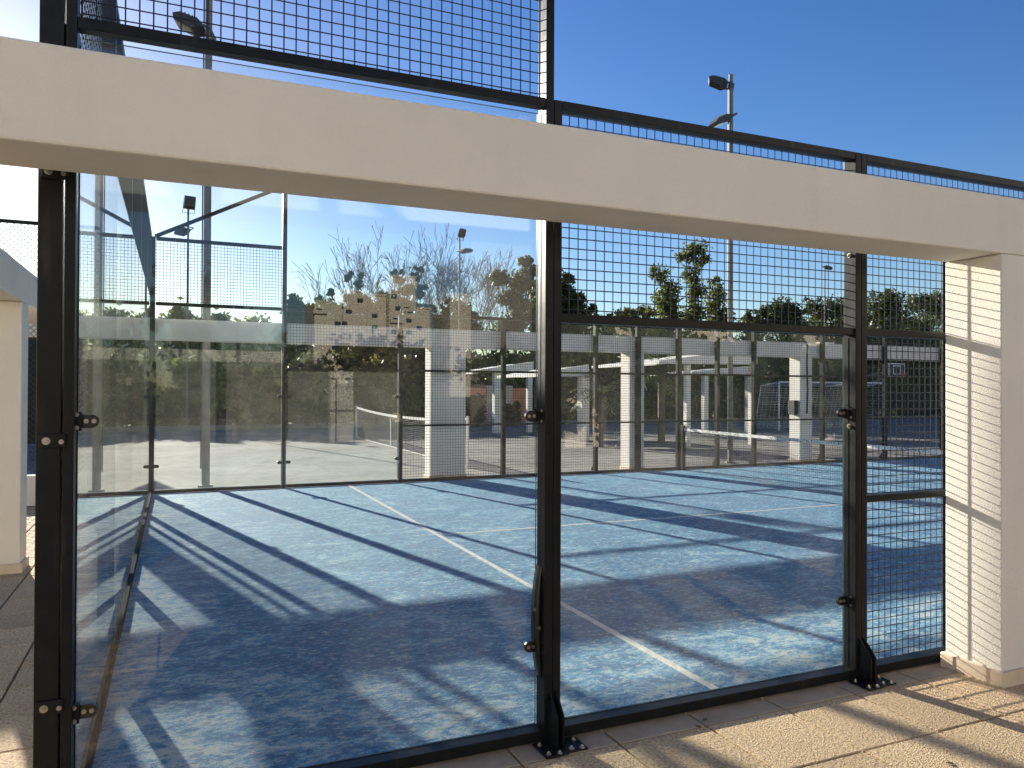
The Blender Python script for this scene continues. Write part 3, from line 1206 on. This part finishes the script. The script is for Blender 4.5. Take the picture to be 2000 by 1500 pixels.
bare_tree('tall bare winter tree, the highest behind the left glass bay', 752, 432, 52, 3, depth=7)
bare_tree('bare winter tree just right of the tallest one', 818, 440, 54, 5, depth=7)
bare_tree('smaller bare tree at the left of the bare group', 668, 492, 50, 8, depth=6)
bare_tree('bare tree behind the slim lamp pole in the glass bay', 900, 470, 55, 13, depth=7)
bare_tree('bare tree between the lamp pole and the grey green tree', 955, 492, 57, 21, depth=7)

rng = np.random.default_rng(5)
# ---- evergreens seen above the far beam
leafy_tree('evergreen_tree', 'dark bushy evergreen right of the third far post, left of the tan towers', 'tree', 590, 575, 46,
           [(-10, 610, 24, 30), (18, 620, 26, 26), (0, 640, 40, 22), (-22, 588, 10, 12), (40, 632, 18, 14)], 'leaf_dark', 6500, .20)
leafy_tree('pine_tree', 'broad dark tree mass below the bare branches, left half', 'tree', 690, 530, 48,
           [(-66, 588, 12, 9), (-50, 600, 18, 12), (-30, 612, 24, 16), (-44, 572, 9, 7), (8, 552, 13, 10), (-4, 541, 12, 7), (16, 540, 8, 6), (14, 590, 22, 18), (-8, 585, 14, 12), (40, 606, 24, 18), (52, 580, 14, 12), (66, 600, 18, 22), (-10, 638, 62, 14)], 'leaf_dark', 8500, .2)
leafy_tree('pine_tree', 'broad dark tree mass below the bare branches, right half', 'tree', 795, 520, 50,
           [(-22, 530, 11, 9), (-14, 548, 14, 10), (16, 540, 12, 10), (24, 527, 8, 7), (-2, 566, 18, 12), (28, 568, 16, 12), (-36, 606, 32, 26), (-30, 582, 16, 10), (6, 596, 20, 14), (44, 604, 16, 14), (30, 622, 24, 14), (0, 640, 72, 14)], 'leaf_dark', 8500, .2)
leafy_tree('evergreen_tree', 'dark rounded tree just left of the central dark post, under the lamp pole', 'tree', 890, 575, 47,
           [(-4, 588, 14, 9), (8, 600, 20, 14), (-14, 608, 16, 12), (24, 618, 20, 16), (-30, 636, 26, 14), (10, 640, 40, 14), (-10, 664, 50, 18)], 'leaf_dark', 6000, .18)
leafy_tree('grey_green_tree', 'open grey green tree with separate leaf tufts beside the central post', 'tree', 1008, 498, 50,
           [(20, 512, 16, 14), (32, 530, 18, 16), (-30, 545, 20, 14), (5, 555, 26, 20), (-5, 585, 26, 18), (30, 565, 14, 18), (12, 610, 22, 26), (-8, 640, 30, 18)], 'leaf_grey', 6500, .2, cl_r=.2)
leafy_tree('evergreen_tree', 'dark tree close behind the central dark post, cut by the mesh', 'tree', 1092, 535, 38,
           [(10, 560, 28, 26), (30, 590, 26, 24), (0, 600, 40, 40), (48, 612, 22, 18), (66, 606, 12, 10), (-34, 590, 22, 44), (-38, 640, 24, 40), (20, 640, 60, 24)], 'leaf_dark', 9000, .16)
leafy_tree('shrub_tree', 'low yellow green treetops between the dark tree and the airy tall ones', 'tree', 1230, 600, 42,
           [(-5, 615, 20, 12), (28, 612, 20, 14), (-40, 622, 14, 8), (0, 640, 60, 18)], 'leaf_warm', 4500, .15)
leafy_tree('airy_tree', 'slender airy tree, leftmost of the three narrow ones', 'tree', 1300, 515, 44,
           [(-12, 535, 16, 16), (6, 560, 20, 16), (-2, 590, 22, 22), (4, 620, 26, 22), (-8, 650, 30, 22)], 'leaf_mid', 4200, .17, cl_r=.24)
leafy_tree('airy_tree', 'tallest slender airy tree, middle of the three narrow ones', 'tree', 1356, 468, 44,
           [(8, 484, 20, 14), (-10, 500, 18, 12), (12, 510, 14, 14), (-2, 540, 16, 20), (0, 575, 18, 22), (0, 615, 22, 26), (0, 650, 26, 20)], 'leaf_mid', 4200, .17, cl_r=.24)
leafy_tree('airy_tree', 'slender airy tree touching the tall grey pole, rightmost of three', 'tree', 1398, 540, 44,
           [(0, 560, 12, 16), (-4, 590, 16, 20), (4, 620, 20, 22), (0, 650, 26, 20)], 'leaf_mid', 3200, .17, cl_r=.24)
leafy_tree('evergreen_tree', 'small pointed dark tree right of the tall grey pole', 'tree', 1466, 605, 46,
           [(0, 622, 16, 14), (2, 640, 26, 14), (22, 612, 8, 12)], 'leaf_dark', 3000, .16)
leafy_tree('evergreen_tree', 'round dark tree in the middle of the right mesh bay', 'tree', 1534, 580, 46,
           [(-2, 604, 26, 22), (14, 612, 22, 20), (-18, 625, 22, 18), (6, 640, 40, 16), (-40, 606, 9, 14)], 'leaf_dark', 6000, .16)
leafy_tree('evergreen_tree', 'dark tree with upright tufts behind the thin right lamp pole', 'tree', 1615, 575, 46,
           [(-28, 592, 14, 16), (-5, 610, 24, 22), (22, 606, 22, 24), (38, 620, 22, 22), (0, 640, 50, 16)], 'leaf_dark', 6000, .16)
leafy_tree('umbrella_pine', 'round topped pine left of the two beside the right column', 'tree', 1734, 565, 46,
           [(-2, 588, 30, 20), (-22, 606, 24, 18), (14, 612, 26, 18), (-10, 630, 40, 18), (-4, 574, 14, 9)], 'leaf_dark', 7000, .16)
leafy_tree('umbrella_pine', 'spreading pine tucked against the bright right column', 'tree', 1806, 570, 48,
           [(-18, 590, 24, 16), (22, 588, 24, 18), (6, 606, 24, 14), (36, 615, 18, 24), (-6, 632, 44, 14)], 'leaf_dark', 7000, .16)


# ---- rounded trees to the left, whose shade falls on the hard court
for k, (u, vt, y, lab) in enumerate(((352, 598, 40, 'low tree with thin top twigs left of the tall grey pole'),
                                     (428, 612, 41, 'low tree right of the tall grey pole, just over the far beam'),
                                     (240, 622, 39, 'low tree seen through the end wall glass at the left'),
                                     (60, 606, 40, 'tree top peeping over the left concrete beam'),
                                     (505, 618, 43, 'low tree top left of the dark bushy evergreen'))):
    leafy_tree('low_tree', lab, 'tree', u, vt, y, [(0, vt+26, 30, 24), (-26, vt+40, 26, 22), (24, vt+46, 30, 24), (0, vt+75, 55, 40), (-8, vt+8, 8, 10), (12, vt+14, 7, 9)],
               ('leaf_mid', 'leaf_grey', 'leaf_mid', 'leaf_dark', 'leaf_warm')[k], 4500, .18, cl_r=.26)


# ---- bushes along the far edge of the hard court
def bush(label, u, vtop, vbot, ru, y, mat, n=5000, leaf=.13, name='leafy_bush', group='bushes along the far edge of the grey court', seed=1):
    global rng
    rng = np.random.default_rng(seed)
    base = hit(u, 762, y)
    t = thing(name, label, 'bush', (base.x, y, 0), group)
    mpp = (Vector(hit(u+1, 700, y))-Vector(hit(u, 700, y))).length
    top = hit(u, vtop, y).z
    bl = []
    R = ru*mpp
    for k in range(7):
        zz = top*rng.uniform(.25, .8)
        bl.append(((base.x+rng.uniform(-.65, .65)*R, y+rng.uniform(-.4, .4)*R, zz), (R*rng.uniform(.35, .55), R*rng.uniform(.35, .5), min(zz, top-zz)*rng.uniform(.8, 1.05)+.1)))
    bl.append(((base.x, y, top*.4), (R, R*.6, top*.38)))
    P = crown_blobs(bl, n, leaf, clump=14, cl_r=.2)
    P = P[P[:, 2] > .02]
    V, F = quads(P, None, leaf, 2.6)
    obj_np('foliage', V, F, M[mat], t)
    sk = Skel()
    for c, r in bl:
        sk.seg(np.array([base.x+rng.normal()*.1*R, y, -.06]), np.array(c), .035, .012)
    V, F = sk.mesh(5)
    obj_np('stems', V, F, M['bark'], t)
    return t


bs = [
    ('dark bush at the far left corner, behind the corner posts', 315, 730, 838, 42, 31.5, 'leaf_mid'),
    ('green bush left of the tall grey pole', 362, 705, 838, 40, 32.5, 'leaf_mid'),
    ('narrow dark upright bush just right of the tall grey pole', 428, 690, 838, 22, 31.8, 'leaf_dark'),
    ('yellow green bush with bright top in the first far glass bay', 490, 712, 838, 52, 31.2, 'leaf_warm'),
    ('olive bush beside the third far post', 548, 720, 838, 36, 32.4, 'leaf_mid'),
    ('grey green flecked bush in the second far glass bay', 600, 700, 838, 46, 31.3, 'leaf_grey'),
    ('dark bush behind the reflected column', 660, 690, 836, 44, 32.6, 'leaf_dark'),
    ('yellow leaved bush above the tennis net', 735, 710, 834, 38, 31.4, 'leaf_warm'),
    ('dark green bush left of the first white column', 800, 700, 832, 42, 32.2, 'leaf_dark'),
    ('round clipped dark bush against the terracotta wall', 922, 778, 820, 22, 29.8, 'leaf_dark'),
    ('small leafy bush at the foot of the terracotta wall', 1000, 790, 822, 16, 29.9, 'leaf_mid'),
    ('yellow green bush right of the central post', 1105, 730, 826, 36, 31.5, 'leaf_warm'),
    ('dark bush left of the second white column', 1175, 735, 824, 44, 32.0, 'leaf_dark'),
    ('dark bush right of the second white column', 1275, 750, 822, 48, 31.5, 'leaf_mid'),
    ('dark bush behind the padel net post', 1350, 730, 820, 50, 33.0, 'leaf_dark'),
    ('dark bush behind the tall pole on the right', 1430, 730, 818, 50, 33.5, 'leaf_dark'),
    ('dark shrub beside the third white column', 1510, 715, 818, 50, 32.5, 'leaf_dark'),
    ('dark bush behind the white goal net', 1600, 720, 816, 52, 34, 'leaf_dark'),
    ('dark bush below the basketball backboard', 1710, 720, 815, 60, 35, 'leaf_mid'),
    ('dark bush beside the right column, under the pines', 1810, 715, 812, 60, 36, 'leaf_dark'),
]
for i, (lab, u, vt, vb, ru, y, mat) in enumerate(bs):
    bush(lab, u, vt, vb, ru, y, mat, seed=40+i, n=6500 if ru > 30 else 3500)

# tall hedge masses that close the view behind the bushes


def hedge(label, u0, u1, vt, y, mat, n, seed, leaf=.2):
    global rng
    rng = np.random.default_rng(seed)
    a, b_ = hit(u0, 762, y), hit(u1, 762, y)
    t = thing('tall_hedge', label, 'hedge', ((a.x+b_.x)/2, y, 0), 'tall hedges closing the view')
    top = hit((u0+u1)/2, vt, y).z
    bl = []
    m = int((b_.x-a.x)/1.1)+2
    for k in range(m):
        x = a.x+(b_.x-a.x)*(k+rng.uniform(.2, .8))/m
        for z in (.2, .5, .8):
            bl.append(((x, y+rng.uniform(-.5, .5), top*z), (rng.uniform(.8, 1.3), .8, top*.24*rng.uniform(.8, 1.2))))
    P = crown_blobs(bl, n, leaf, clump=18, cl_r=.22)
    P = P[P[:, 2] > 0]
    V, F = quads(P, None, leaf, 2.0)
    obj_np('foliage', V, F, M[mat], t)
    sk = Skel()
    for k in range(m):
        x = a.x+(b_.x-a.x)*(k+.5)/m
        sk.seg(np.array([x, y, -.06]), np.array([x, y, top*.7]), .09, .03)
    V, F = sk.mesh(6)
    obj_np('stems', V, F, M['bark'], t)


hedge('tall green hedge behind the two left glass bays', 420, 850, 668, 36, 'leaf_dark', 30000, 91)
hedge('tall dark hedge from the central post to the third column', 1040, 1560, 655, 38, 'leaf_mid', 38000, 92)
hedge('tall dark hedge behind the goal and the hoop at right', 1540, 1900, 645, 40, 'leaf_dark', 34000, 93)
hedge('tall hedge at the far left behind the grey court', 60, 430, 690, 36, 'leaf_dark', 26000, 95)
hedge('low hedge behind the terracotta wall', 850, 1060, 695, 37, 'leaf_dark', 12000, 94)


# palms
def palm(label, u, vc, y, R, seed):
    global rng
    rng = np.random.default_rng(seed)
    c = hit(u, vc, y)
    t = thing('small_palm', label, 'palm', (c.x, y, 0), 'small palms beyond the far wall')
    sk = Skel()
    for k in range(6):
        sk.seg(np.array([c.x, y, -.06+(c.z+.06)*k/6]), np.array([c.x, y, -.06+(c.z+.06)*(k+1)/6]), .12, .11)
    V, F = sk.mesh(8)
    obj_np('trunk', V, F, M['bark'], t)
    VV, FF = [], []
    for k in range(22):
        az = 2*math.pi*k/22+rng.normal()*.1
        el = rng.uniform(-.5, 1.2)
        d = np.array([math.cos(az)*math.cos(el), math.sin(az)*math.cos(el), math.sin(el)])
        p = np.array([c.x, y, c.z])
        for i in range(9):
            q = p+d*R/9
            d = d+np.array([0, 0, -.13])
            d /= np.linalg.norm(d)
            sd = np.cross(d, [0, 0, 1])
            sd /= np.linalg.norm(sd)+1e-9
            for sgn in (1, -1):
                tip = p+sd*sgn*R*.26*math.sin(math.pi*(i+1.5)/11)+d*R*.16-np.array([0, 0, R*.05])
                n0 = len(VV)
                VV += [p, p+d*.035, tip, tip-d*.02]
                FF.append((n0, n0+1, n0+2, n0+3))
            n0 = len(VV)
            VV += [p-sd*.012, p+sd*.012, q+sd*.01, q-sd*.01]
            FF.append((n0, n0+1, n0+2, n0+3))
            p = q
    obj_np('fronds', np.array(VV), np.array(FF), M['leaf_grey'], t)


palm('small palm left of the second white column', 1172, 770, 16.5, 1.0, 3)
palm('small palm right of the second white column, under the big canopy', 1292, 728, 17.5, 1.15, 4)

# terracotta wall, kerb along the hard court, green slatted fence
tw0, tw1 = hit(838, 757, 31), hit(1040, 757, 31)
tw = thing('terracotta_wall', 'orange terracotta wall behind the bushes left of the central post', 'wall', ((tw0.x+tw1.x)/2, 31, 0))
MB().box(tw0.x, tw1.x, 31.0, 31.25, -.06, tw0.z).build('wall_panel', M['terracotta'], tw, bevel=.01)
for u in (898, 958, 992):
    x = hit(u, 760, 31).x
    MB().box(x-.22, x+.22, 30.93, 31.32, -.06, tw0.z+.12).build('pier', M['skirt'], tw)
kb = MB().box(-22, 60, 30.6, 30.85, -.06, .16).build('kerb', M['hardcourt'])
tag(kb, kind='structure')
gf0, gf1 = hit(1045, 760, 30.95), hit(1840, 760, 30.95)
gf = thing('slatted_fence', 'dark green picket fence in front of the shrubs at the right', 'fence', ((gf0.x+gf1.x)/2, 30.95, 0))
SL = MB().box(-.03, .03, -.012, .012, .16, 1.75).mesh('slat', M['greenfence'])
nsl = 150
for k in range(nsl):
    share('slat', SL, gf, (gf0.x+(gf1.x-gf0.x)*k/(nsl-1), 30.95, 0))
for z in (.35, 1.5):
    MB().box(gf0.x, gf1.x, 30.965, 30.995, z, z+.05).build('rail', M['greenfence'], gf)

# ------------------------------------------------------------------ apartment towers behind the camera, mirrored in the glass
YV = 182.0


def mir(u, v):
    p = hit(u, v, YV)
    return p.x, p.z


def tower(label, blocks, group='apartment towers mirrored in the glass'):
    """blocks: (u0,u1,vtop,dy,cols) boxes whose mirrored outline the photograph shows"""
    x0, _ = mir(blocks[0][0], 700)
    t = thing('apartment_tower', label, 'building', (x0, .06-YV, 0), group)
    for u0, u1, vt, dy, cols in blocks:
        xa, zt = mir(u0, vt)
        xb, _ = mir(u1, vt)
        yf = .06-YV+dy
        w = MB().box(xa, xb, yf-14, yf, -.06, zt).build('wall', M['towerwall'], t)
        MB().box(xa-.25, xb+.25, yf-14.2, yf+.25, zt+.002, zt+.5).build('roof_parapet', M['towerwall'], t)
        wd = (xb-xa)/cols
        me = MB().box(-.7, .7, 0, .12, 0, 1.0).mesh('window', M['window'])
        fm = MB().box(-1.5, 1.5, 0, 1.1, -.25, .55).mesh('balcony_slab', M['towerwall'])
        z = zt-2.5
        fl = 0
        while z > 4:
            for c in range(cols):
                if random.random() < .5:
                    continue
                x = xa+wd*(c+.5)+random.choice((-.5, 0, .6))
                wn_ = share('window', me, w, (x, yf+.002, z))
                if (c+fl) % 3 == 0:
                    share('balcony_slab', fm, w, (x, yf+.003, z))
            z -= 2.9
            fl += 1
    return t


tower('stepped tan apartment block reflected in the left glass bay, left wing', [(614, 668, 590, 0, 2), (668, 722, 566, -3, 2)])
tower('stepped tan apartment block reflected in the left glass bay, tallest wing', [(760, 812, 540, 0, 2), (722, 759, 575, -2.5, 1), (813, 850, 600, -4, 1)])
tower('slim tan apartment tower reflected beside the thin lamp pole', [(874, 930, 578, 2, 2), (931, 986, 612, -5, 1)])

# ------------------------------------------------------------------ planting behind the camera, seen only as a mirror image in the near glass


def mirror_plant(name, label, cat, x, y, w, h, mat, n, seed, group):
    global rng
    rng = np.random.default_rng(seed)
    t = thing(name, label, cat, (x, y, 0), group)
    bl = [((x+rng.uniform(-.5, .5)*w, y+rng.uniform(-.8, .8), h*f), (w*.28, 1.0, h*.24)) for f in (.15, .22, .3, .4, .5, .6, .7, .76)]
    P = crown_blobs(bl, n, .2)
    P = P[P[:, 2] > 0]
    V, F = quads(P, None, .22)
    obj_np('crown', V, F, M[mat], t)
    sk = Skel()
    sk.seg(np.array([x, y, -.06]), np.array([x, y, h*.75]), .14, .05)
    V, F = sk.mesh(6)
    obj_np('trunk', V, F, M['bark'], t)


for k, (x, y, w, h, mat, lab) in enumerate(((-4.2, -22, 4.2, 5.2, 'leaf_mid', 'terrace tree mirrored at the left edge of the near glass'),
                                            (-.8, -23, 4.4, 6.0, 'leaf_dark', 'dark terrace tree mirrored in the left of the near glass'),
                                            (2.2, -24, 3.6, 4.6, 'leaf_mid', 'smaller terrace tree mirrored left of the tan towers'),
                                            (5.6, -27, 5.4, 3.7, 'leaf_warm', 'low bush mirrored under the tall tan tower'),
                                            (9.8, -27, 5.4, 3.7, 'leaf_mid', 'low bush mirrored under the slim tan tower'))):
    mirror_plant('terrace_tree' if h > 4 else 'terrace_bush', lab, 'tree' if h > 4 else 'bush', x, y, w, h, mat, 5000, 300+k, 'planting mirrored in the near glass')
for k in range(8):  # shrub row added to keep the bright wing out of the glass reflection
    x = 11.5+4.0*k
    mirror_plant('masking_shrub', ('first', 'second', 'third', 'fourth', 'fifth', 'sixth', 'seventh', 'eighth')[k]+' shrub from the left in the row added to darken the second glass bay reflection',
                 'bush', x, -15.6, 4.8, 3.7+.25*math.sin(k*1.7), ('leaf_mid', 'leaf_dark', 'leaf_grey')[k % 3], 5000, 330+k, 'shrub row added to darken the near glass reflection')

# ------------------------------------------------------------------ cream clubhouse blocks added behind the camera to bounce sun onto the beam
M['bounce_wall'] = simple('cream_render', (.74, .65, .52), .9, var=.06, scale=.5)
for lab, xa, xb, cols, hh in (('cream clubhouse added to bounce sun, behind the left end of the paving', -34, -4.0, 9, 9.5),
                              ('cream clubhouse added to bounce sun, behind the mirrored row of shrubs', 11.0, 48, 11, 10.5)):
    t = thing('bounce_wing', lab, 'building', ((xa+xb)/2, -17, 0), 'clubhouse blocks added to bounce sun onto the beam')
    w = MB().box(xa, xb, -25, -17, -.06, hh).build('wall', M['bounce_wall'], t)
    MB().box(xa-.15, xb+.15, -25.15, -16.85, hh+.002, hh+.35).build('roof_parapet', M['bounce_wall'], t)
    me = MB().box(-.6, .6, -.02, .06, 0, 1.3).mesh('window', M['window'])
    sm = MB().box(-.7, .7, 0, .14, -.12, -.02).mesh('sill', M['white_metal'])
    for c in range(cols):
        for z in (1.0, 4.3, 7.4):
            x = xa+(xb-xa)*(c+.5)/cols
            share('window', me, w, (x, -17, z))
            share('sill', sm, w, (x, -16.998, z))

# ------------------------------------------------------------------ trees just outside the left of the picture, whose shade dapples the hard court
for k, (x, y, h) in enumerate(((-5.6, 31.5, 5.6), (-8.6, 33.5, 6.6), (-11.8, 32.5, 6.2), (-15.5, 35, 7.0))):
    rng = np.random.default_rng(500+k)
    t = thing('court_tree', ('nearest', 'second', 'third', 'farthest')[k]+' of the trees beyond the left edge that dapple the grey court', 'tree', (x, y, 0), 'trees beyond the left edge')
    bl = [((x+rng.uniform(-1.6, 1.6), y+rng.uniform(-1.4, 1.4), h*f), (.9, .9, .55)) for f in (.45, .52, .6, .68, .75, .82, .9)]
    V, F = quads(crown_blobs(bl, 2600, .2, cl_r=.3), None, .2)
    obj_np('crown', V, F, M['leaf_mid'], t)
    sk = Skel()
    sk.seg(np.array([x, y, -.06]), np.array([x, y, h*.5]), .12, .09)
    for c, r in bl:
        sk.seg(np.array([x, y, h*.42]), np.array(c), .06, .02)
    V, F = sk.mesh(6)
    obj_np('trunk', V, F, M['bark'], t)

# dried leaves lying on the paving
for k, (x, y, a) in enumerate(((2.78, -.15, .4), (2.70, -.2, 1.9), (3.5, -.95, 2.4))):
    b = MB()
    L, W = .022, .011
    b.add([(-L, 0, .002), (-L*.3, -W, .006), (L*.5, -W*.8, .005), (L, 0, .003), (L*.5, W*.8, .007), (-L*.3, W, .005), (0, 0, .002)],
          [(0, 1, 6), (1, 2, 6), (2, 3, 6), (3, 4, 6), (4, 5, 6), (5, 0, 6)])
    o = b.build('dried_leaf', M['bark'], None, (x, y, .001))
    o.rotation_euler = (0, 0, a)
    tag(o, ('dried brown leaf on the narrow tile strip by the sill', 'tiny dried leaf on a tile joint near the sill', 'dried leaf lying on the sunlit square tiles')[k], 'leaf', 'dried leaves on the paving')
